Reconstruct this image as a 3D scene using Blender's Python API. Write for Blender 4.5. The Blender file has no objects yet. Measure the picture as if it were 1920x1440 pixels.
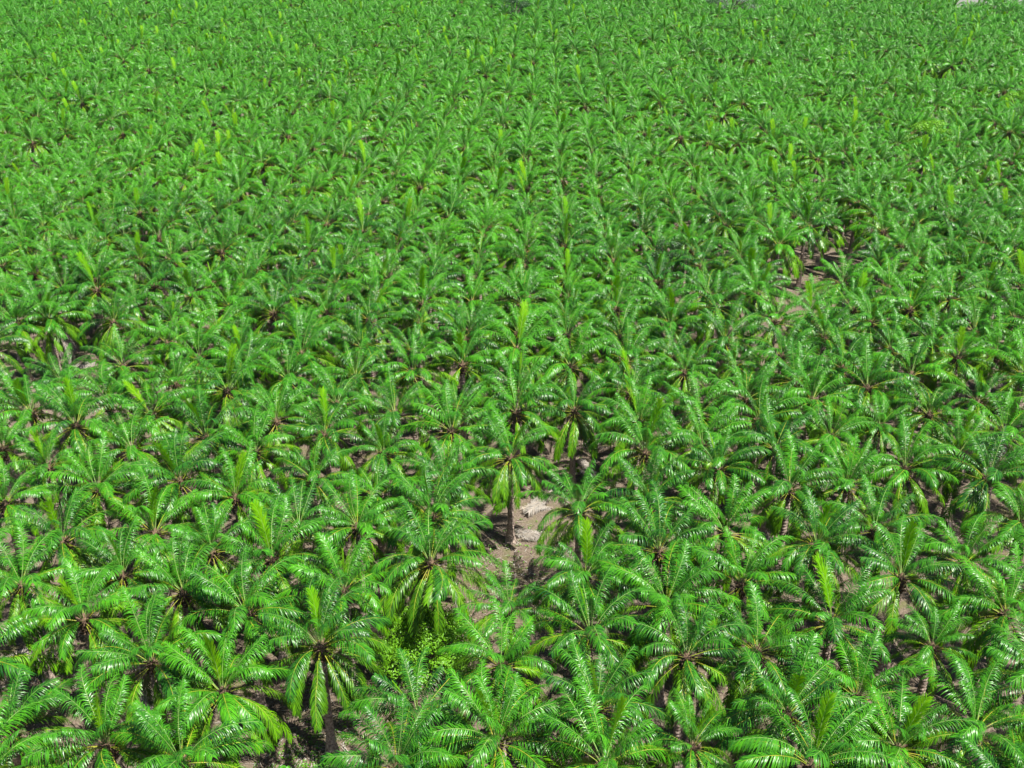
import bpy, math, random
import numpy as np
from mathutils import Vector, Matrix
R = math.radians
C = bpy.context.scene.collection
rnd = random.Random(7)

# ------------------------------------------------------------ camera, sky, sun, exposure
CAM_Z = 75.0
TRUNK = 12.5                      # usual height of a palm's crown above the soil
PITCH = 27.325
cam_d = bpy.data.cameras.new('camera'); cam = bpy.data.objects.new('camera', cam_d); C.objects.link(cam)
cam.location = (0, 0, CAM_Z); cam.rotation_euler = (R(90 - PITCH), 0, 0)
cam_d.sensor_width = 36; cam_d.lens = 34.98; cam_d.clip_start = 1; cam_d.clip_end = 8000
sc = bpy.context.scene; sc.camera = cam
SUN_EL, SUN_AZ = 66.0, 125.0      # azimuth clockwise from +Y: sun high behind the viewer
w = bpy.data.worlds.new('World'); sc.world = w; w.use_nodes = True
nt = w.node_tree; nt.nodes.clear()
sky = nt.nodes.new('ShaderNodeTexSky'); sky.sky_type = 'NISHITA'; sky.sun_disc = False
sky.sun_elevation = R(SUN_EL); sky.sun_rotation = R(SUN_AZ)
bg = nt.nodes.new('ShaderNodeBackground'); bg.inputs['Strength'].default_value = 0.05
out = nt.nodes.new('ShaderNodeOutputWorld')
nt.links.new(sky.outputs[0], bg.inputs[0]); nt.links.new(bg.outputs[0], out.inputs[0])
sl = bpy.data.lights.new('sun', 'SUN'); sl.energy = 5.0; sl.angle = R(0.5); sl.color = (1.0, 0.96, 0.88)
so = bpy.data.objects.new('sun', sl); C.objects.link(so)
d = Vector((math.sin(R(SUN_AZ)) * math.cos(R(SUN_EL)), math.cos(R(SUN_AZ)) * math.cos(R(SUN_EL)), math.sin(R(SUN_EL))))
so.rotation_euler = d.to_track_quat('Z', 'Y').to_euler(); so.location = (0, -60, 140)
sc.view_settings.view_transform = 'Standard'; sc.view_settings.look = 'None'
sc.view_settings.exposure = 1.05; sc.view_settings.gamma = 1
sc.render.engine = 'CYCLES'
sc.cycles.max_bounces = 6; sc.cycles.transmission_bounces = 4; sc.cycles.diffuse_bounces = 1; sc.cycles.glossy_bounces = 2

# ------------------------------------------------------------ materials
def mat(name):
    m = bpy.data.materials.new(name); m.use_nodes = True
    t = m.node_tree; b = t.nodes['Principled BSDF']
    return m, t, b, t.nodes['Material Output']
def N(t, kind, **kw):
    n = t.nodes.new(kind)
    for k, v in kw.items(): setattr(n, k, v)
    return n
def noise(t, scale, detail=3, coord='Object', rough=.55):
    tc = N(t, 'ShaderNodeTexCoord'); n = N(t, 'ShaderNodeTexNoise')
    n.inputs['Scale'].default_value = scale; n.inputs['Detail'].default_value = detail; n.inputs['Roughness'].default_value = rough
    t.links.new(tc.outputs[coord], n.inputs['Vector']); return n
def ramp(t, fac, stops):
    r = N(t, 'ShaderNodeValToRGB'); e = r.color_ramp.elements
    while len(e) < len(stops): e.new(.5)
    for k, (p, c) in enumerate(stops): e[k].position = p; e[k].color = (*c, 1)
    t.links.new(fac, r.inputs[0]); return r
def mixc(t, fac, a, b, kind='MIX'):
    m = N(t, 'ShaderNodeMix', data_type='RGBA', blend_type=kind)
    if isinstance(fac, float): m.inputs[0].default_value = fac
    else: t.links.new(fac, m.inputs[0])
    for s, v in ((6, a), (7, b)):
        if isinstance(v, tuple): m.inputs[s].default_value = (*v, 1)
        else: t.links.new(v, m.inputs[s])
    return m.outputs[2]
def leaf_mat(name, c0, c1, thin, rough=.32, trans=.3, spec=.5):
    """leaflet: colour runs c0..c1 with leaf, palm and patch; light passes through it"""
    m, t, b, o = mat(name)
    n = noise(t, 1.7, 2)
    oi = N(t, 'ShaderNodeObjectInfo')
    at = N(t, 'ShaderNodeAttribute', attribute_name='tint')
    sp = N(t, 'ShaderNodeSeparateColor'); t.links.new(oi.outputs['Color'], sp.inputs[0])
    def madd(x, k, y):
        q = N(t, 'ShaderNodeMath', operation='MULTIPLY_ADD'); q.inputs[1].default_value = k; t.links.new(x, q.inputs[0])
        if y is None: q.inputs[2].default_value = 0
        else: t.links.new(y, q.inputs[2])
        return q.outputs[0]
    mixed = madd(at.outputs['Fac'], .52, madd(oi.outputs['Random'], .24, madd(sp.outputs[0], .26, None)))
    a3 = N(t, 'ShaderNodeMath', operation='MULTIPLY_ADD'); a3.inputs[1].default_value = .5
    t.links.new(n.outputs['Fac'], a3.inputs[0]); 
    a4 = N(t, 'ShaderNodeMath', operation='SUBTRACT'); a4.inputs[1].default_value = .25; a4.use_clamp = True
    t.links.new(mixed, a3.inputs[2]); t.links.new(a3.outputs[0], a4.inputs[0])
    col = mixc(t, a4.outputs[0], c0, c1)
    t.links.new(col, b.inputs['Base Color']); b.inputs['Roughness'].default_value = rough
    b.inputs['Specular IOR Level'].default_value = spec
    tr = N(t, 'ShaderNodeBsdfTranslucent')
    tc = mixc(t, 1.0, col, thin, 'MULTIPLY'); t.links.new(tc, tr.inputs[0])
    mx = N(t, 'ShaderNodeMixShader'); mx.inputs[0].default_value = trans
    t.links.new(b.outputs[0], mx.inputs[1]); t.links.new(tr.outputs[0], mx.inputs[2]); t.links.new(mx.outputs[0], o.inputs[0])
    return m
def plain_mat(name, c0, c1, scale=6, rough=.7, spec=.3, detail=4):
    m, t, b, o = mat(name); n = noise(t, scale, detail)
    r = ramp(t, n.outputs['Fac'], [(.35, c0), (.65, c1)])
    t.links.new(r.outputs[0], b.inputs['Base Color']); b.inputs['Roughness'].default_value = rough; b.inputs['Specular IOR Level'].default_value = spec
    return m
M = {}
M['leaf_new'] = leaf_mat('leaf_new', (.090, .34, .005), (.26, .52, .008), (1.5, 1.3, .6), .4, .25, .3)
M['leaf_young'] = leaf_mat('leaf_young', (.003, .040, .013), (.080, .34, .008), (1.5, 1.3, .5), .36, .06, .3)
M['leaf_full'] = leaf_mat('leaf_full', (.002, .030, .013), (.075, .32, .006), (1.5, 1.3, .5), .34, .05, .3)
M['leaf_old'] = leaf_mat('leaf_old', (.010, .058, .007), (.130, .34, .003), (1.5, 1.2, .5), .36, .05, .3)
M['leaf_dry'] = leaf_mat('leaf_dry', (.22, .18, .14), (.46, .43, .39), (1, 1, 1), .7, .1, .2)
M['rib_pale'] = plain_mat('rib_pale', (.12, .26, .04), (.28, .40, .12), 1.5, .45, .4)
M['rib_yellow'] = plain_mat('rib_yellow', (.15, .26, .02), (.36, .32, .03), 1.2, .45, .4)
M['rib_dry'] = plain_mat('rib_dry', (.26, .20, .13), (.42, .38, .32), 3)
M['bark'] = plain_mat('bark', (.15, .112, .092), (.46, .37, .31), 5, .9, .15, 6)
M['stub'] = plain_mat('stub', (.055, .035, .022), (.22, .15, .10), 7, .9, .15, 5)

# ------------------------------------------------------------ mesh helpers
class MB:
    def __init__(s): s.v = []; s.f = []; s.m = []; s.t = []; s.mats = []
    def slot(s, key):
        if key not in s.mats: s.mats.append(key)
        return s.mats.index(key)
    def add(s, vs, fs, key, tint=.5):
        o = len(s.v); s.v += [tuple(p) for p in vs]; s.t += [tint] * len(vs); k = s.slot(key)
        for f in fs: s.f.append(tuple(i + o for i in f)); s.m.append(k)
    def merge(s, other, mx):
        o = len(s.v); s.v += [tuple(mx @ Vector(p)) for p in other.v]; s.t += other.t
        ks = [s.slot(k) for k in other.mats]
        for f, mm in zip(other.f, other.m): s.f.append(tuple(i + o for i in f)); s.m.append(ks[mm])
    def mesh(s, name, smooth=False):
        me = bpy.data.meshes.new(name); me.from_pydata(s.v, [], s.f)
        for k in s.mats: me.materials.append(M[k])
        me.polygons.foreach_set('material_index', s.m)
        a = me.attributes.new('tint', 'FLOAT', 'POINT'); a.data.foreach_set('value', s.t)
        me.polygons.foreach_set('use_smooth', [smooth] * len(s.f)); me.update(); return me
def obj(name, me, parent=None, mx=None):
    o = bpy.data.objects.new(name, me); C.objects.link(o)
    if mx is not None: o.matrix_local = mx
    if parent: o.parent = parent
    return o
def tag(o, label=None, cat=None, group=None, kind=None):
    for k, v in (('label', label), ('category', cat), ('group', group), ('kind', kind)):
        if v: o[k] = v
    return o
def empty(name, loc, rz=0):
    e = bpy.data.objects.new(name, None); C.objects.link(e); e.location = loc; e.rotation_euler = (0, 0, rz); e.empty_display_size = .5; return e
def tube(mb, pts, rad, key, n=6, tint=.5, cap=True):
    """a tapered tube through pts"""
    vs, fs = [], []
    for i, p in enumerate(pts):
        a = pts[max(i - 1, 0)]; b = pts[min(i + 1, len(pts) - 1)]
        T = (Vector(b) - Vector(a)).normalized(); U = T.cross(Vector((.13, .97, .2))).normalized(); W = T.cross(U)
        for k in range(n):
            q = 2 * math.pi * k / n; vs.append(Vector(p) + (U * math.cos(q) + W * math.sin(q)) * rad[i])
    for i in range(len(pts) - 1):
        for k in range(n):
            fs.append((i * n + k, i * n + (k + 1) % n, (i + 1) * n + (k + 1) % n, (i + 1) * n + k))
    if cap: fs.append(tuple(range((len(pts) - 1) * n, len(pts) * n)))
    mb.add(vs, fs, key, tint)

# ------------------------------------------------------------ palm fronds
# class: (start elevation, how far it bends over, length, leaf material, rib material)
CLS = {
    'spear': (84, 6, 5.2, 'leaf_new', 'rib_pale'),
    'open_spear': (80, 16, 6.0, 'leaf_new', 'rib_pale'),
    'upright': (75, 38, 7.1, 'leaf_young', 'rib_pale'),
    'rising': (60, 70, 7.4, 'leaf_full', 'rib_pale'),
    'arching': (38, 76, 7.2, 'leaf_full', 'rib_yellow'),
    'level': (8, 68, 6.9, 'leaf_old', 'rib_yellow'),
    'hanging': (-12, 58, 6.8, 'leaf_old', 'rib_yellow'),
    'skirt': (-38, 42, 6.4, 'leaf_old', 'rib_yellow'),
    'dead': (-40, 42, 6.6, 'leaf_dry', 'rib_dry'),
}
def frond(kind, rs, nl=60):
    r = random.Random(rs); e0, bend, L, lk, rk = CLS[kind]
    e0 += r.uniform(-9, 9); bend *= r.uniform(.7, 1.3); L *= r.uniform(.93, 1.05); sway = r.uniform(-42, 42)
    NS = 14; pts = [Vector((0, 0, 0))]; tans = []
    for i in range(NS):
        s = (i + .5) / NS
        e = R(e0 - bend * (s ** 1.35) * 1.05); a = R(sway * s * s)
        T = Vector((math.cos(e) * math.cos(a), math.cos(e) * math.sin(a), math.sin(e))); tans.append(T)
        pts.append(pts[-1] + T * (L / NS))
    mb = MB()
    # rib: wide flat petiole that narrows to the tip (triangular section)
    vs, fs = [], []
    for i, p in enumerate(pts):
        T = tans[min(i, NS - 1)]; S = Vector((-T.y, T.x, 0)); S = S.normalized() if S.length > 1e-3 else Vector((0, 1, 0)); U = T.cross(-S)
        if U.z < 0 and e0 < 70: U = -U
        s = i / NS; wd = .046 * (1 - s) ** 1.1 + .010; hh = wd * .7
        vs += [p + S * wd, p - S * wd + U * .0, p - U * hh, p + U * hh * .35]
    for i in range(NS):
        a, b = i * 4, i * 4 + 4
        for q in ((0, 3), (3, 1), (1, 2), (2, 0)): fs.append((a + q[0], a + q[1], b + q[1], b + q[0]))
    mb.add(vs, fs, rk)
    G = Vector((0, 0, -1)); st = .21
    closed = kind == 'spear'
    for k in range(nl):
        u = (k + r.uniform(-.2, .2)) / (nl - 1); u = min(max(u, 0), 1); s = st + (1 - st) * u
        x = s * NS; i = min(int(x), NS - 1); p = pts[i].lerp(pts[i + 1], x - i); T = tans[i]
        S = Vector((-T.y, T.x, 0)).normalized(); U = S.cross(T) * -1
        if U.z < 0: U = -U
        if e0 > 70 and s < .5 and U.x > 0: U = -U
        ll = (.30 + .22 * u + 1.0 * math.sin(math.pi * min(1, u * .93 + .03) ** 1.15) ** .85) * (1.0 if not closed else .34)
        if u > .97: ll *= .8
        fa = R(62 - 26 * u + r.uniform(-8, 8))
        if closed: fa = R(12)
        elif kind == 'open_spear': fa *= .55
        dro = r.uniform(.55, 1.0) * (.2 if kind in ('spear', 'open_spear') else 1.0)
        if kind == 'dead': dro *= 2.2; ll *= .85
        for sg in (1, -1):
            if r.random() < .05 or (kind == 'dead' and r.random() < .25): continue
            be = R((24 if (k % 2) else -4) + r.uniform(-10, 10))
            dv = T * math.cos(fa) + (S * sg * math.cos(be) + U * math.sin(be)) * math.sin(fa)
            l = ll * r.uniform(.84, 1.12)
            wv = dv.cross(U.lerp(S * sg, r.uniform(-.22, .22))).normalized()
            d2 = (dv + G * .45 * dro).normalized(); d3 = (dv + G * 1.3 * dro).normalized(); d4 = (dv + G * 2.2 * dro).normalized()
            q1 = p + d2 * l * .34; q2 = q1 + d3 * l * .34; q3 = q2 + d4 * l * .34
            W = .044 if not closed else .03
            vs = [p + wv * W * .5, p - wv * W * .5, q1 + wv * W, q1 - wv * W, q2 + wv * W * .8, q2 - wv * W * .8, q3]
            mb.add(vs, [(0, 1, 3, 2), (2, 3, 5, 4), (4, 5, 6)], lk, r.random())
    return mb
FR = {}
for k in CLS: FR[k] = [frond(k, hash_ * 31 + len(k) * 7) for hash_ in range(6 if k not in ('spear', 'dead') else 2)]
FRM = {k: [mb.mesh('frond_' + k, True) for mb in v] for k, v in FR.items()}
TILT = {'spear': .05, 'open_spear': .08, 'upright': .14, 'rising': .2, 'arching': .26, 'level': .33, 'hanging': .36, 'skirt': .38, 'dead': .38}
ZOFF = {'spear': .25, 'open_spear': .2, 'upright': .1, 'rising': 0, 'arching': -.12, 'level': -.3, 'hanging': -.5, 'skirt': -.75, 'dead': -.95}
def crown_plan(r, skirt=.5, size=1.0, dead=0, thin=1.0, extra=0):
    """list of (class, variant, matrix) of one crown"""
    plan = []
    q = lambda a, b: int(round(r.uniform(a, b) * thin))
    n = [('upright', q(4, 6) + extra), ('rising', q(4, 6.4)), ('arching', q(5.5, 8)), ('level', q(6, 8.5)), ('hanging', int(round(q(5, 8) * (.62 + skirt)))), ('skirt', int(round(q(2, 7) * skirt * 1.2))), ('dead', dead)]
    az = r.uniform(0, 6.28)
    for cl, cnt in n:
        for _ in range(cnt):
            az += R(137.5 + r.uniform(-24, 24)); s = size * r.uniform(.84, 1.08) * (.93 if cl == 'upright' else 1)
            mx = Matrix.Rotation(az, 4, 'Z') @ Matrix.Translation((TILT[cl] * size, 0, ZOFF[cl] * size)) @ Matrix.Rotation(r.uniform(-.22, .22), 4, 'X') @ Matrix.Rotation(r.uniform(-.14, .14), 4, 'Y') @ Matrix.Scale(s, 4)
            plan.append((cl, r.randrange(len(FR[cl])), mx))
    return plan
def spear_plan(r, kind, size):
    return [(kind, r.randrange(len(FR[kind])), Matrix.Rotation(r.uniform(0, 6.28), 4, 'Z') @ Matrix.Translation((.05, 0, ZOFF[kind] * size)) @ Matrix.Rotation(r.uniform(-.16, .16), 4, 'X') @ Matrix.Rotation(r.uniform(-.12, .12), 4, 'Y') @ Matrix.Scale(size * r.uniform(.85, 1.1), 4))]
def heart(rs):
    """the crown's heart: ring upon ring of cut leaf bases, with fibre between them"""
    r = random.Random(rs); mb = MB()
    tube(mb, [Vector((0, 0, z)) for z in (-1.7, -1.2, -.6, 0, .35, .6)], [.30, .40, .46, .40, .22, .05], 'stub', 9)
    az = 0
    for k in range(44):
        az += R(137.5); z = -1.6 + 1.75 * k / 44; rr = .36; l = r.uniform(.25, .5); el = r.uniform(.3, .9)
        a = Vector((math.cos(az) * rr, math.sin(az) * rr, z)); dv = Vector((math.cos(az) * math.cos(el), math.sin(az) * math.cos(el), math.sin(el)))
        tube(mb, [a - dv * .1, a + dv * l * .6, a + dv * l], [.11, .085, .06], 'stub', 5)
    return mb
def trunk(rs):
    """trunk 12.5 m tall above z = 0, old leaf scars ringing it"""
    r = random.Random(rs); n = 12; vs, fs = [], []; rows = 60
    lean = (r.uniform(-.25, .25), r.uniform(-.25, .25))
    for i in range(rows + 1):
        t = i / rows; z = t * (TRUNK - .9); rad = .44 * math.exp(-t * 9) + .35 - .03 * t + .04 * (i % 2) + r.uniform(-.012, .012)
        for k in range(n):
            a = 2 * math.pi * (k + .5 * (i % 2)) / n; q = rad * r.uniform(.94, 1.08)
            b = math.sin(t * math.pi)
            vs.append((lean[0] * b + math.cos(a) * q, lean[1] * b + math.sin(a) * q, z - (.15 if i == 0 else 0)))
    for i in range(rows):
        for k in range(n): fs.append((i * n + k, i * n + (k + 1) % n, (i + 1) * n + (k + 1) % n, (i + 1) * n + k))
    mb = MB(); mb.add(vs, fs, 'bark'); return mb
HEART = [heart(k) for k in range(3)]; HEARTM = [h.mesh('crown_heart') for h in HEART]
TR = [trunk(k + 9) for k in range(4)]; TRM = [t.mesh('palm_trunk') for t in TR]

# ------------------------------------------------------------ where the palms stand: a triangular planting grid, 9 m apart
A = 0.144035 * 62.5; TH = R(28.342274); OX, OY = .40303, 1.347108
def site(i, j):
    x = (i + .5 * j + OX) * A; y = (j * .8660254 + OY) * A
    return x * math.cos(TH) - y * math.sin(TH), x * math.sin(TH) + y * math.cos(TH)
VACANT = set([(-9, 17), (-9, 18), (-8, 17), (-2, 6), (-1, 7), (0, 8), (0, 9), (1, 9), (1, 10), (6, 6), (6, 13), (6, 14), (8, 13), (7, 14), (7, 15), (8, 15), (8, 16), (17, 28), (18, 28), (18, 29), (18, 30)])
# surveyed palms: line, place in the line, x, y, height of the crown
SURVEY = {}
for q in """-13,31,-101.42,236.35,11.12 -12,31,-89.91,240.19,11.03 -9,19,-73.01,143.72,10.58 -9,21,-71.88,161.48,10.55 -9,54,-60.15,459.13,10.92 -8,15,-62.45,113.07,10.95 -8,18,-61.66,141.25,11.39 -8,22,-58.68,173.75,10.28 -8,27,-61.35,220.19,10.77 -7,12,-55.8,91.29,11.46 -7,13,-54.59,99.48,11.01 -7,14,-54.95,109.1,11.3 -7,15,-53.74,116.59,10.62 -7,16,-55.17,126.42,10.99 -7,17,-51.52,134.8,10.75 -7,19,-53.05,153.37,10.97 -7,20,-51.46,160.32,10.31 -6,10,-47.97,77.45,11.47 -6,11,-47.3,85.46,10.84 -6,12,-47.03,94.86,11.07 -6,13,-46.17,103.67,10.97 -6,14,-46.71,112.55,10.92 -6,15,-46.11,121.31,10.82 -6,17,-45.1,139.16,10.79 -6,19,-44.88,157.25,10.85 -6,22,-44.27,185.56,11.23 -6,50,-40.94,437.52,11.1 -5,8,-42.2,60.78,9.06 -5,9,-40.01,72.52,11.35 -5,10,-39.2,80.2,10.48 -5,11,-38.62,88.22,9.94 -5,12,-38.7,97.82,10.37 -5,13,-38.12,107.21,10.62 -5,14,-38.1,118.06,11.45 -5,16,-40.16,132.58,10.05 -5,17,-37.67,144.82,11.29 -5,18,-36.45,153.04,11.01 -5,24,-35.61,209.25,11.55 -4,7,-32.75,58.11,10.84 -4,8,-32.1,67.27,10.99 -4,9,-31.96,76.58,11.19 -4,10,-31.33,84.25,10.36 -4,11,-31.12,93.7,10.68 -4,12,-31.1,103.19,10.96 -4,13,-30.35,111.35,10.57 -4,14,-30.83,121.99,11.3 -4,16,-31.9,137.88,10.48 -4,23,-29.73,201.42,10.79 -4,25,-27.68,220.49,11.05 -4,38,-22.84,336.63,10.91 -4,53,-19.97,473.02,11.09 -3,6,-25.57,54.97,12.28 -3,7,-24.61,63.12,11.45 -3,8,-24.76,72.73,11.81 -3,9,-24.29,81.28,11.45 -3,10,-23.08,88.55,10.41 -3,11,-22.93,97.62,10.5 -3,12,-23.3,107.51,10.98 -3,14,-21.87,124.18,10.43 -3,19,-21.27,170.75,11.06 -3,22,-20.49,197.9,11.09 -3,31,-19.27,279.0,11.09 -3,38,-14.86,343.74,11.33 -3,53,-11.37,475.9,10.94 -2,7,-17.14,68.2,12.0 -2,8,-16.28,76.46,11.42 -2,9,-16.33,86.42,11.93 -2,10,-15.18,93.68,10.91 -2,11,-15.44,102.79,10.98 -2,12,-15.12,112.15,11.14 -2,13,-13.78,122.96,11.87 -2,15,-14.35,140.19,11.49 -2,18,-13.82,165.05,10.76 -2,20,-13.68,183.75,10.98 -2,23,-11.89,210.09,10.82 -1,5,-8.89,54.39,12.18 -1,6,-7.92,61.39,10.39 -1,8,-8.23,80.94,11.52 -1,9,-8.69,89.43,11.19 -1,10,-7.85,97.23,10.53 -1,11,-7.53,107.75,11.3 -1,13,-7.01,126.19,11.44 -1,15,-6.36,140.68,10.11 -1,19,-5.38,181.11,11.56 -1,23,-3.52,214.23,10.79 -1,41,0.58,377.0,10.99 0,5,-1.28,57.79,11.35 0,6,-1.04,66.61,11.17 0,7,-0.26,76.31,11.61 0,10,-0.19,102.11,10.86 0,11,0.55,112.26,11.4 0,13,0.78,130.84,11.57 0,16,1.51,154.05,10.22 0,19,2.36,183.03,10.91 0,25,2.96,238.42,11.23 0,30,5.22,280.72,10.7 0,43,10.3,400.23,11.11 0,52,9.3,481.51,11.13 1,4,7.07,54.39,12.58 1,5,7.02,61.61,10.96 1,6,7.21,70.82,11.11 1,7,7.35,79.46,10.87 1,8,7.36,89.79,11.64 1,11,8.19,114.42,10.44 1,12,8.26,125.61,11.39 1,13,8.21,135.35,11.64 1,15,9.21,151.92,11.09 1,20,10.31,195.54,10.71 1,26,12.41,250.98,11.07 2,4,14.35,57.29,11.31 2,5,15.4,67.03,11.83 2,6,14.81,74.97,11.02 2,7,15.3,83.64,10.82 2,8,15.48,92.68,10.86 2,11,16.09,119.03,10.61 2,13,16.38,136.96,10.64 2,15,17.04,156.04,11.04 2,16,18.01,167.15,11.68 2,19,18.44,191.53,10.9 2,28,20.78,272.93,11.01 2,43,25.73,406.9,10.88 3,3,22.93,54.19,12.81 3,4,23.02,61.18,10.97 3,5,22.34,69.33,10.35 3,6,22.76,78.66,10.64 3,7,22.85,87.41,10.53 3,8,24.01,98.27,11.55 3,10,24.41,113.82,10.37 3,12,23.63,131.08,10.16 3,17,26.5,175.75,10.28 3,28,28.1,278.39,11.22 4,3,30.66,56.99,11.45 4,4,29.92,64.1,9.87 4,5,30.3,73.34,10.19 4,6,31.52,83.99,11.31 4,7,31.14,93.84,11.73 4,8,31.65,102.86,11.68 4,9,31.53,110.76,11.13 4,10,31.56,118.0,10.35 4,12,32.16,136.33,10.57 4,13,32.52,147.61,11.39 4,15,33.26,165.76,11.4 4,29,36.27,291.92,11.26 4,51,41.64,488.14,10.97 5,3,38.21,59.83,10.2 5,4,38.16,69.4,10.73 5,5,38.64,78.91,11.1 5,6,38.8,87.42,10.8 5,7,38.41,96.19,10.7 5,8,39.34,106.19,11.21 5,9,39.6,115.62,11.38 5,11,39.54,131.17,10.38 5,12,40.9,141.96,11.08 5,14,40.84,159.51,10.93 5,16,42.63,175.55,10.36 5,30,44.51,305.28,11.26 5,48,48.11,465.39,10.97 6,4,46.88,73.84,10.87 6,5,46.25,82.06,10.39 6,7,46.52,99.99,10.47 6,8,46.65,109.58,10.79 6,9,48.17,119.48,11.2 6,10,47.06,126.85,10.52 6,11,47.22,136.55,10.82 6,15,49.39,175.52,11.72 6,16,49.72,184.17,11.59 7,5,54.53,87.75,11.26 7,6,54.83,96.79,11.26 7,7,54.43,103.9,10.3 7,8,54.36,113.26,10.53 7,9,55.51,123.62,11.13 7,12,55.19,148.48,10.37 7,18,58.72,206.5,11.55 7,49,64.52,482.82,10.96 8,7,61.97,108.42,10.45 8,8,62.24,117.1,10.35 8,9,63.81,128.35,11.31 8,11,63.5,146.36,11.27 8,12,63.15,155.44,11.28 8,14,66.35,170.14,10.26 8,17,64.9,197.24,10.39 9,9,70.99,131.45,10.85 9,11,71.67,150.73,11.3 9,19,76.0,219.55,10.46 10,11,79.2,153.93,10.94 10,14,83.77,180.32,10.77 11,12,88.26,168.72,11.4 11,18,87.23,223.42,11.46 12,15,99.25,196.45,10.42""".split():
    i, j, x, y, h = q.split(','); SURVEY[(int(i), int(j))] = (float(x), float(y), float(h) + TRUNK - 11.0)
CP, SP = math.cos(R(PITCH)), math.sin(R(PITCH))
def view(x, y, z):
    """(right, up, depth) in picture heights, to know which palms the photo can see at all"""
    dz = z - CAM_Z; dep = y * CP - dz * SP; up = y * SP + dz * CP
    return 1865.67 * x / dep, 1865.67 * up / dep, dep
TREES = [(110.1, 531.6, 8), (1.3, 506, 6), (108.5, 258.5, 5), (150.5, 302, 5), (28, 170, 3.5)]
def in_tree(x, y): return any(math.hypot(x - a, y - b) < c for a, b, c in TREES)
palms = []
for j in range(-40, 140):
    for i in range(-110, 110):
        if (i, j) in VACANT: continue
        if (i, j) in SURVEY: x, y, h = SURVEY[(i, j)]
        else:
            x, y = site(i, j); rr = random.Random(i * 991 + j * 7); x += rr.uniform(-.4, .4); y += rr.uniform(-.4, .4); h = TRUNK + rr.uniform(-1.1, 1.0) * (1.7 if y > 230 else 1)
        if y < 42 or in_tree(x, y): continue
        u, v, dep = view(x, y, h)
        m = 6 * 1865.67 / dep
        if abs(u) > 960 + m + 60 or v < -720 - m * 1.3 or v > 760: continue
        seen = abs(u) < 960 + m * .75 and v > -720 - m * .55
        palms.append((dep, i, j, x, y, h, seen, u, v))
palms.sort()
seen = [p for p in palms if p[6]]
solo = seen[:300]; solo_ids = {(p[1], p[2]) for p in solo}

# ------------------------------------------------------------ the ground
def ground_mat():
    m, t, b, o = mat('soil')
    big = noise(t, .06, 4); mid = noise(t, .55, 5); fine = noise(t, 4.0, 6, rough=.7); st = noise(t, 22, 4)
    base = ramp(t, fine.outputs['Fac'], [(.30, (.040, .031, .022)), (.50, (.130, .100, .073)), (.70, (.27, .215, .165))])
    gr = ramp(t, st.outputs['Fac'], [(.35, (.055, .075, .018)), (.65, (.16, .17, .05))])
    k = ramp(t, mid.outputs['Fac'], [(.52, (0, 0, 0)), (.68, (.75, .75, .75))])
    c1 = mixc(t, k.outputs[0], base.outputs[0], gr.outputs[0])
    k2 = ramp(t, big.outputs['Fac'], [(.40, (0, 0, 0)), (.62, (1, 1, 1))])
    k3 = N(t, 'ShaderNodeMath', operation='MULTIPLY'); k3.inputs[1].default_value = .35
    t.links.new(k2.outputs[0], k3.inputs[0])
    lit = ramp(t, st.outputs['Fac'], [(.4, (.12, .09, .07)), (.62, (.34, .29, .24))])
    c2 = mixc(t, k3.outputs[0], c1, lit.outputs[0])
    t.links.new(c2, b.inputs['Base Color']); b.inputs['Roughness'].default_value = .95; b.inputs['Specular IOR Level'].default_value = .1
    bp = N(t, 'ShaderNodeBump'); bp.inputs['Strength'].default_value = .7; bp.inputs['Distance'].default_value = .25
    t.links.new(fine.outputs['Fac'], bp.inputs['Height']); t.links.new(bp.outputs[0], b.inputs['Normal'])
    return m
M['soil'] = ground_mat()
M['gravel'] = plain_mat('gravel', (.12, .117, .11), (.24, .23, .22), .9, .95, .1, 6)
def sheet(name, xs, ys, z, key):
    vs = [(x, y, z + (0 if abs(x) > 140 or y > 260 else .10 * math.sin(x * .7 + y * .31) * math.sin(y * .53 - x * .2))) for y in ys for x in xs]
    n = len(xs); fs = [(j * n + i, j * n + i + 1, (j + 1) * n + i + 1, (j + 1) * n + i) for j in range(len(ys) - 1) for i in range(n - 1)]
    me = bpy.data.meshes.new(name); me.from_pydata(vs, [], fs); me.materials.append(M[key]); return obj(name, me)
gx = [-610, -300] + list(range(-140, 141, 2)) + [300, 610]; gy = [-50] + list(range(0, 261, 2)) + [500, 1240]
tag(sheet('ground', gx, gy, 0, 'soil'), 'bare brown soil with dry litter and thin grass under the palms', kind='structure')
rd = bpy.data.meshes.new('gravel_road'); rd.from_pydata([(225, 560, .05), (300, 545, .05), (420, 800, .05), (320, 830, .05)], [], [(0, 1, 2, 3)]); rd.materials.append(M['gravel'])
tag(obj('gravel_road', rd), 'pale grey gravel strip beyond the last palms at top right', kind='structure')
def in_road(x, y): return 555 < y < 800 and .412 * y < x < .50 * y

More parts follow.
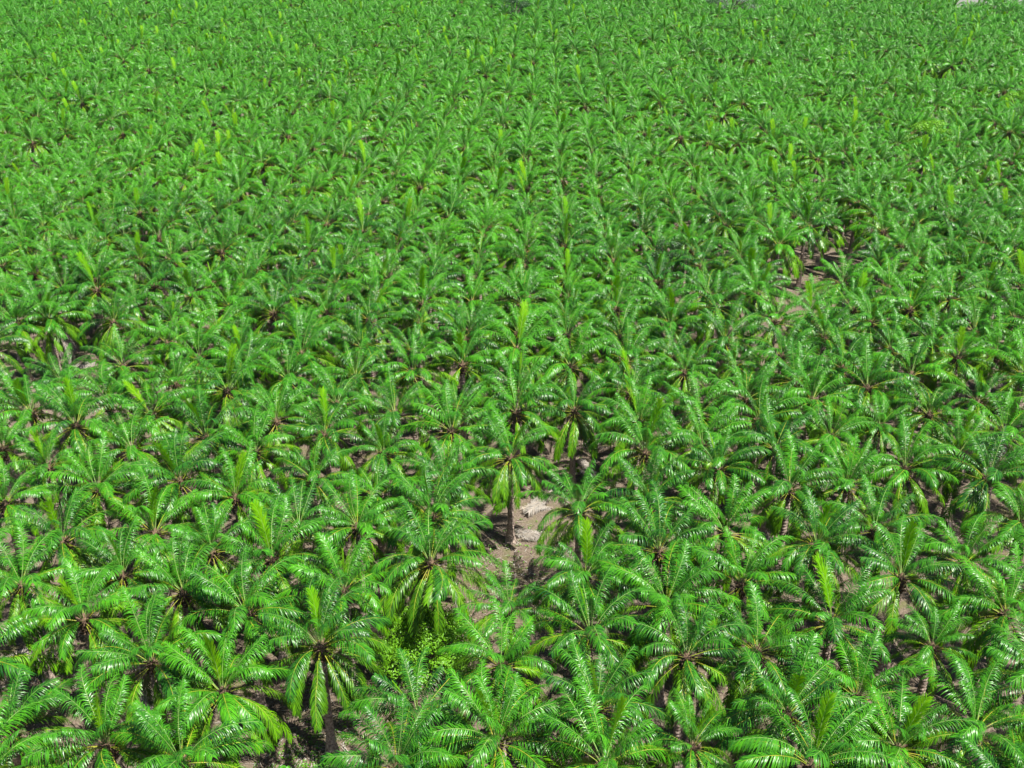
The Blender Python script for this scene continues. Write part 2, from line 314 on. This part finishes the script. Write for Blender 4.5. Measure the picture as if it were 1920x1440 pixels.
# ------------------------------------------------------------ single palms: oil_palm > trunk, crown > frond, spear_leaf
# what singles a palm out by its look, as surveyed: size, skirt of hanging fronds, dead fronds, new spear
SPEARED = {(-2, 8): 'spear', (-2, 7): 'open_spear', (-1, 6): 'spear', (0, 5): 'open_spear', (1, 7): 'open_spear', (0, 11): 'spear', (0, 12): 'spear', (0, 10): 'open_spear', (3, 10): 'spear', (3, 8): 'spear', (6, 7): 'spear',
           (-6, 11): 'open_spear', (5, 4): 'spear', (3, 4): 'open_spear', (-4, 7): 'open_spear', (-3, 7): 'open_spear', (-5, 13): 'open_spear', (-7, 14): 'open_spear', (1, 4): 'open_spear', (-4, 11): 'open_spear', (-3, 9): 'open_spear'}
SKIRTED = {(-1, 8): 1.3, (0, 10): 1.1, (1, 11): 1.3, (-2, 7): 1.0, (-6, 10): .9, (2, 11): 1.0, (6, 15): 1.2, (8, 17): 1.1, (9, 19): 1.0, (-9, 19): .15, (4, 6): .6, (-8, 18): 1.0}
SHORT = {(0, 7): .74, (-5, 8): .9, (1, 8): .88}
DEAD = {(-9, 19): 22, (-1, 8): 2, (0, 10): 1}
ORD = 'first second third fourth fifth sixth seventh eighth ninth tenth eleventh twelfth thirteenth fourteenth fifteenth sixteenth seventeenth eighteenth nineteenth twentieth'.split()
ORD += ['twenty-' + o for o in ORD[:9]] + ['thirtieth'] + ['thirty-' + o for o in ORD[:9]]
lines = {}
for p in solo: lines.setdefault(p[1], []).append(p[2])
for v in lines.values(): v.sort()
OWN = {
    (-9, 19): 'tall shaggy oil palm with grey dead fronds hanging round its trunk, near the left edge',
    (0, 10): 'tall oil palm with bare trunk standing at the back of the central bare clearing',
    (0, 7): 'short young oil palm at the front edge of the central bare clearing',
    (-1, 8): 'oil palm with heavy drooping skirt of fronds, behind the broadleaf bush',
    (-2, 7): 'large oil palm with pale trunk foot on bare soil, left of the broadleaf bush',
    (1, 11): 'oil palm with hanging fronds over a climber, just right behind the central tall palm',
}
def label_for(i, j, look):
    if (i, j) in OWN: return OWN[(i, j)]
    n = ORD[lines[i].index(j)]
    if i == 0: return f'{look} oil palm, {n} from the front in the line through the central clearing'
    return f'{look} oil palm, {n} from the front in {ORD[abs(i) - 1]} line {"right" if i > 0 else "left"} of the clearing'
SP = {k: [mb.mesh('spear_leaf') for mb in FR[k]] for k in ('spear', 'open_spear')}
crown_cache = []
def joined(plan, rs):
    mb = MB(); mb.merge(HEART[rs % 3], Matrix.Identity(4))
    for cl, v, mx in plan: mb.merge(FR[cl][v], mx)
    return mb
MIDS = []
for k in range(10):
    r = random.Random(500 + k); sk = (.2, .4, .6, .5, .8, .3, 1.0, .5, .4, .7)[k]
    MIDS.append((joined(crown_plan(r, sk, size=1.0), k).mesh('palm_crown', True), sk))
NEAR = 125
stats = {}
for idx, (dep, i, j, x, y, h, s_, u, v) in enumerate(solo):
    r = random.Random(i * 7919 + j * 104729)
    size = SHORT.get((i, j), r.uniform(.86, 1.06) if r.random() > .05 else r.uniform(.66, .76)); skirt = SKIRTED.get((i, j), r.choice((.15, .3, .45, .6, .8))); dead = DEAD.get((i, j), 1 if r.random() < .12 else 0)
    kind = SPEARED.get((i, j)) or ('spear' if r.random() < .10 else 'open_spear' if r.random() < .35 else None)
    if (i, j) in SHORT and size < .85: h -= 2.5; skirt = .1
    root = empty('oil_palm', (x, y, 0), r.uniform(0, 6.28))
    t = obj('trunk', r.choice(TRM), root); t.scale = (1, 1, (h - .6) / (TRUNK - .6))
    near = idx < NEAR or (i, j) in DEAD
    pick = r.randrange(10); tone = (r.random(), 1, 1, 1)
    if near:
        cr = obj('crown', r.choice(HEARTM), root); cr.location.z = h; cr.rotation_euler = (r.uniform(-.12, .12), r.uniform(-.12, .12), 0)
        for cl, var, mx in crown_plan(r, skirt, size=size, dead=dead):
            f = obj('frond', FRM[cl][var], cr, mx); f.color = tone
            if cl == 'dead': f['label'] = 'dry grey frond hanging down'
    else:
        if (i, j) not in SKIRTED: skirt = MIDS[pick][1]
        else: pick = 6; skirt = 1.0
        cr = obj('crown', MIDS[pick][0], root); cr.location.z = h; cr.scale = (size,) * 3; cr.rotation_euler = (r.uniform(-.12, .12), r.uniform(-.12, .12), 0); cr.color = tone
    if kind:
        for cl, var, mx in spear_plan(r, kind, size): obj('spear_leaf', SP[cl][var], cr, mx).color = tone
    look = 'short' if size < .92 else 'bright-speared' if kind == 'spear' else 'drooping' if skirt >= .8 else 'tall' if h > 13.1 else 'upright-crowned' if skirt <= .2 else 'spreading' if size > 1.01 else 'full-crowned'
    tag(root, label_for(i, j, look), 'palm tree', 'oil palms planted in lines')

# ------------------------------------------------------------ the rest of the plantation, past the 300 nearest: one mass
lib = bpy.data.collections.new('far_palm_kinds')
for k in range(8):
    r = random.Random(900 + k); mb = joined(crown_plan(r, (.3, .5, .8, .4, .6, .2, 1.0, .5)[k], thin=.82, extra=3) + (spear_plan(r, 'spear' if k in (0, 5) else 'open_spear', 1.0) if k in (0, 2, 3, 5) else []), k)
    full = MB(); full.merge(mb, Matrix.Translation((0, 0, TRUNK))); full.merge(TR[k % 4], Matrix.Identity(4))
    fo = bpy.data.objects.new('far_palm_%02d' % k, full.mesh('far_palm', True)); fo.color = (k / 7, 1, 1, 1); lib.objects.link(fo)
rest = [p for p in palms if (p[1], p[2]) not in solo_ids and not in_road(p[3], p[4])]
me = bpy.data.meshes.new('distant_palms'); me.from_pydata([(p[3], p[4], p[5] - TRUNK) for p in rest], [], [])
r = random.Random(5)
a = me.attributes.new('turn', 'FLOAT', 'POINT'); a.data.foreach_set('value', [r.uniform(0, 6.28) for _ in rest])
a = me.attributes.new('size', 'FLOAT', 'POINT'); a.data.foreach_set('value', [r.uniform(.80, 1.02) for _ in rest])
a = me.attributes.new('which', 'INT', 'POINT'); a.data.foreach_set('value', [r.randrange(8) for _ in rest])
far = tag(obj('distant_palms', me), 'mass of small oil palms in lines filling the upper half of the view', kind='stuff')
g = bpy.data.node_groups.new('plant_palms', 'GeometryNodeTree')
g.interface.new_socket('Geometry', in_out='INPUT', socket_type='NodeSocketGeometry'); g.interface.new_socket('Geometry', in_out='OUTPUT', socket_type='NodeSocketGeometry')
gi, go = g.nodes.new('NodeGroupInput'), g.nodes.new('NodeGroupOutput')
m2p = g.nodes.new('GeometryNodeMeshToPoints'); iop = g.nodes.new('GeometryNodeInstanceOnPoints'); ci = g.nodes.new('GeometryNodeCollectionInfo')
ci.inputs['Collection'].default_value = lib; ci.inputs['Separate Children'].default_value = True; ci.inputs['Reset Children'].default_value = True
def attr(name, kind):
    n = g.nodes.new('GeometryNodeInputNamedAttribute'); n.data_type = kind; n.inputs['Name'].default_value = name; return n.outputs['Attribute']
cx = g.nodes.new('ShaderNodeCombineXYZ'); g.links.new(attr('turn', 'FLOAT'), cx.inputs[2])
e2r = g.nodes.new('FunctionNodeEulerToRotation'); g.links.new(cx.outputs[0], e2r.inputs[0])
g.links.new(gi.outputs[0], m2p.inputs['Mesh']); g.links.new(m2p.outputs[0], iop.inputs['Points']); g.links.new(ci.outputs[0], iop.inputs['Instance'])
iop.inputs['Pick Instance'].default_value = True; g.links.new(attr('which', 'INT'), iop.inputs['Instance Index'])
g.links.new(e2r.outputs[0], iop.inputs['Rotation']); g.links.new(attr('size', 'FLOAT'), iop.inputs['Scale']); g.links.new(iop.outputs[0], go.inputs[0])
md = far.modifiers.new('plant_palms', 'NODES'); md.node_group = g

# ------------------------------------------------------------ broadleaf trees, bushes, saplings
M['leaf_lime'] = leaf_mat('leaf_lime', (.07, .26, .008), (.18, .42, .012), (1.5, 1.3, .6), .45, .3)
M['leaf_dark'] = leaf_mat('leaf_dark', (.015, .060, .014), (.040, .110, .022), (1.5, 1.3, .7), .45, .25)
M['leaf_grey'] = leaf_mat('leaf_grey', (.09, .15, .10), (.20, .26, .19), (1.2, 1.2, 1), .6, .2)
M['leaf_bush'] = leaf_mat('leaf_bush', (.045, .165, .014), (.11, .26, .02), (1.5, 1.3, .6), .42, .3)
M['wood'] = plain_mat('wood', (.10, .08, .06), (.26, .22, .18), 6, .9, .1)
def leaves(mb, r, c, rad, n, size, key, flat=1.0):
    for _ in range(n):
        q = Vector((r.gauss(0, 1), r.gauss(0, 1), r.gauss(0, 1))).normalized() * (r.random() ** .45)
        p = Vector(c) + Vector((q.x * rad, q.y * rad, q.z * rad * flat))
        nrm = (q + Vector((r.uniform(-.7, .7), r.uniform(-.7, .7), r.uniform(.1, 1.1)))).normalized()
        a = nrm.cross(Vector((r.uniform(-1, 1), r.uniform(-1, 1), r.uniform(-1, 1)))).normalized(); b = nrm.cross(a); s = size * r.uniform(.6, 1.2)
        mb.add([p - a * s, p + b * s * .42 - nrm * s * .12, p + a * s, p - b * s * .42 - nrm * s * .12], [(0, 1, 2, 3)], key, r.random())
def broadleaf(name, x, y, h, rad, key, n, size, label, cat, seed, base=.35, clumps=14, flat=.6):
    """trunk with limbs, each limb ending in a clump of leaves"""
    r = random.Random(seed); root = empty(name, (x, y, 0)); tr = MB(); cr = MB()
    fork = h * base; th = max(.035, h * .022)
    tube(tr, [Vector((0, 0, -.2)), Vector((.05 * h * r.uniform(-1, 1), .03 * h, fork * .5)), Vector((0, 0, fork))], [th * 1.5, th * 1.1, th], 'wood', 7)
    for k in range(clumps):
        a = 2.4 * k + r.uniform(-.4, .4); q = rad * (k + .7) ** .5 / clumps ** .5
        c = Vector((math.cos(a) * q, math.sin(a) * q, h - (h - fork) * (.12 + .62 * (q / rad) ** 2) * r.uniform(.7, 1.1)))
        mid = Vector((0, 0, fork)).lerp(c, .5) + Vector((0, 0, .08 * h))
        tube(tr, [Vector((0, 0, fork * .96)), mid, c], [th * .6, th * .35, th * .12], 'wood', 5)
        leaves(cr, r, c, rad * r.uniform(.26, .40), n // clumps, size, key, flat)
    obj('trunk', tr.mesh('trunk'), root); obj('crown', cr.mesh('crown'), root)
    return tag(root, label, cat)
broadleaf('broadleaf_tree', 110.1, 531.6, 25, 12, 'leaf_grey', 5200, .38, 'wide grey-green feathery tree standing far off above the palms near the top edge', 'tree', 1, flat=.45, clumps=22)
broadleaf('broadleaf_tree', 1.3, 506, 24, 8, 'leaf_dark', 3600, .42, 'dark green broadleaf tree far off among the palms at the top middle', 'tree', 2, clumps=16)
broadleaf('broadleaf_tree', 108.5, 258.5, 18.6, 6.6, 'leaf_lime', 4200, .27, 'yellow-green broadleaf tree level with the palm crowns, in the upper right', 'tree', 3, flat=.4, clumps=18)
broadleaf('broadleaf_tree', 150.5, 302, 18, 5.5, 'leaf_lime', 2600, .30, 'yellow-green tree cut by the right edge of the view', 'tree', 4, flat=.5)
broadleaf('broadleaf_tree', 28.0, 170.0, 17.0, 3.8, 'leaf_dark', 2600, .20, 'small dark broadleaf tree squeezed between palms right of the middle', 'tree', 5, flat=.7)
broadleaf('broadleaf_bush', -9.0, 79.2, 7.6, 5.0, 'leaf_lime', 16000, .17, 'broad leafy green bush filling a gap between the front palms', 'bush', 6, base=.12, clumps=40, flat=.55)
broadleaf('leafy_sapling', 8.3, 115.9, 3.2, .9, 'leaf_lime', 420, .16, 'bright yellow-green sapling in front of the skirted palm behind the clearing', 'sapling', 7, base=.3, clumps=7, flat=1.2)
broadleaf('leafy_sapling', 58.8, 183.6, 3.6, .9, 'leaf_bush', 380, .17, 'thin green sapling on the bare soil strip at right', 'sapling', 8, base=.25, clumps=7, flat=1.3)
broadleaf('leafy_sapling', -73.4, 144.2, 3.0, 1.1, 'leaf_lime', 420, .16, 'bright green sapling in front of the shaggy palm with dead fronds', 'sapling', 9, base=.3, clumps=7)
broadleaf('leafy_sapling', -17.0, 68.0, 1.2, .6, 'leaf_lime', 240, .10, 'small lime green sapling at the foot of a pale palm trunk', 'sapling', 10, base=.25, clumps=5)

# ------------------------------------------------------------ piles of cut fronds left to dry between the lines
CLS['fallen'] = (5, 9, 4.6, 'leaf_dry', 'rib_dry')
FALL = [frond('fallen', 77 + k, 34) for k in range(3)]
def pile(x, y, rz, n, seed, label):
    r = random.Random(seed); mb = MB()
    for k in range(n):
        mx = Matrix.Translation((r.uniform(-.9, .3), r.uniform(-.8, .8), .10 + .07 * k)) @ Matrix.Rotation(r.uniform(-.45, .45) + (math.pi if k % 3 == 2 else 0), 4, 'Z') @ Matrix.Translation((-2.2, 0, 0)) @ Matrix.Rotation(r.uniform(-.5, .5), 4, 'X') @ Matrix.Scale(r.uniform(.75, 1.0), 4)
        mb.merge(FALL[r.randrange(3)], mx)
    o = obj('frond_pile', mb.mesh('frond_pile')); o.location = (x, y, 0); o.rotation_euler.z = rz
    tag(o, label, 'frond pile', 'piles of cut dry fronds')
for q in [(10.8, 118.2, 1.9, 7, 'grey pile of cut fronds right of the bright sapling behind the clearing'),
          (3.6, 109.6, .3, 8, 'pale pile of dry fronds on the right of the central clearing'),
          (2.6, 103.0, -.2, 6, 'low streak of dry fronds beside the tall clearing palm trunk foot'),
          (32.2, 101.6, .2, 6, 'grey dry frond pile in the gap right of the clearing'),
          (-36.5, 74.4, 1.2, 9, 'brown heap of dry fronds between the front palms at lower left'),
          (-51.6, 81.2, .4, 7, 'grey heap of dry fronds near the left edge'),
          (54.3, 106.6, -.5, 6, 'dry fronds lying in the dark gap at right'),
          (20.0, 131.6, 1.0, 6, 'pale dry fronds under the third row behind the clearing'),
          (11.5, 125.6, .6, 5, 'dry fronds behind the skirted palm by the clearing'),
          (-73.0, 150.6, .1, 6, 'grey dry fronds beside the shaggy palm with dead fronds'),
          (65.4, 199.0, .5, 6, 'dry fronds on the bare soil strip at right')]:
    pile(q[0], q[1], q[2], q[3], int(q[0] * 10), q[4])

# ------------------------------------------------------------ weeds and litter on the open soil
gw = MB(); gl = MB(); r = random.Random(31)
spots = [(0, 101, 9, 260), (-1, 95, 8, 220), (-18, 68, 6, 420), (-21, 66, 6, 260), (60, 190, 10, 300), (-74, 146, 10, 500), (-50, 80, 7, 200), (9, 118, 7, 200), (54, 105, 6, 120), (-35, 74, 6, 200)]
for _ in range(140):
    spots.append((r.uniform(-75, 75), r.uniform(55, 160), 3, 22))
for (x, y, rad, n) in spots:
    for _ in range(n):
        px, py = x + r.gauss(0, rad * .5), y + r.gauss(0, rad * .5)
        if r.random() < .55:
            for _ in range(5):
                a = r.uniform(0, 6.28); l = r.uniform(.10, .26); s = r.uniform(.05, .11); q = Vector((px + math.cos(a) * .1, py + math.sin(a) * .1, .1)); dv = Vector((math.cos(a), math.sin(a), r.uniform(.3, 1.2))).normalized(); sv = Vector((-math.sin(a), math.cos(a), 0))
                gw.add([q, q + dv * l * .5 + sv * s, q + dv * l, q + dv * l * .5 - sv * s], [(0, 1, 2, 3)], r.choice(('leaf_lime', 'leaf_bush', 'leaf_bush')), r.random())
        else:
            a = r.uniform(0, 6.28); l = r.uniform(.3, 1.1); q = Vector((px, py, .12)); dv = Vector((math.cos(a), math.sin(a), r.uniform(-.02, .08))); sv = Vector((-math.sin(a), math.cos(a), 0)) * .035
            gl.add([q - sv, q + sv, q + dv * l + sv * .3, q + dv * l - sv * .3], [(0, 1, 2, 3)], 'leaf_dry', r.random())
tag(obj('ground_weeds', gw.mesh('ground_weeds')), 'low green weeds scattered over the bare soil', kind='stuff')
tag(obj('leaf_litter', gl.mesh('leaf_litter')), 'thin dry leaf litter scattered over the bare soil', kind='stuff')

# ------------------------------------------------------------ the air between the viewer and the far palms
hz = bpy.data.meshes.new('haze'); x0, x1, y0, y1, z0, z1 = -620, 620, -60, 1250, -1.2, 80
hz.from_pydata([(x, y, z) for z in (z0, z1) for y in (y0, y1) for x in (x0, x1)], [], [(0, 2, 3, 1), (4, 5, 7, 6), (0, 1, 5, 4), (2, 6, 7, 3), (0, 4, 6, 2), (1, 3, 7, 5)])
hm = bpy.data.materials.new('haze'); hm.use_nodes = True; ht = hm.node_tree; ht.nodes.clear()
ho = ht.nodes.new('ShaderNodeOutputMaterial'); pv = ht.nodes.new('ShaderNodeVolumePrincipled')
pv.inputs['Color'].default_value = (.12, .70, .95, 1); pv.inputs['Density'].default_value = .000015; pv.inputs['Anisotropy'].default_value = .2
ht.links.new(pv.outputs[0], ho.inputs['Volume']); hz.materials.append(hm)
tag(obj('haze', hz), 'thin pale haze over the far palms', kind='stuff')
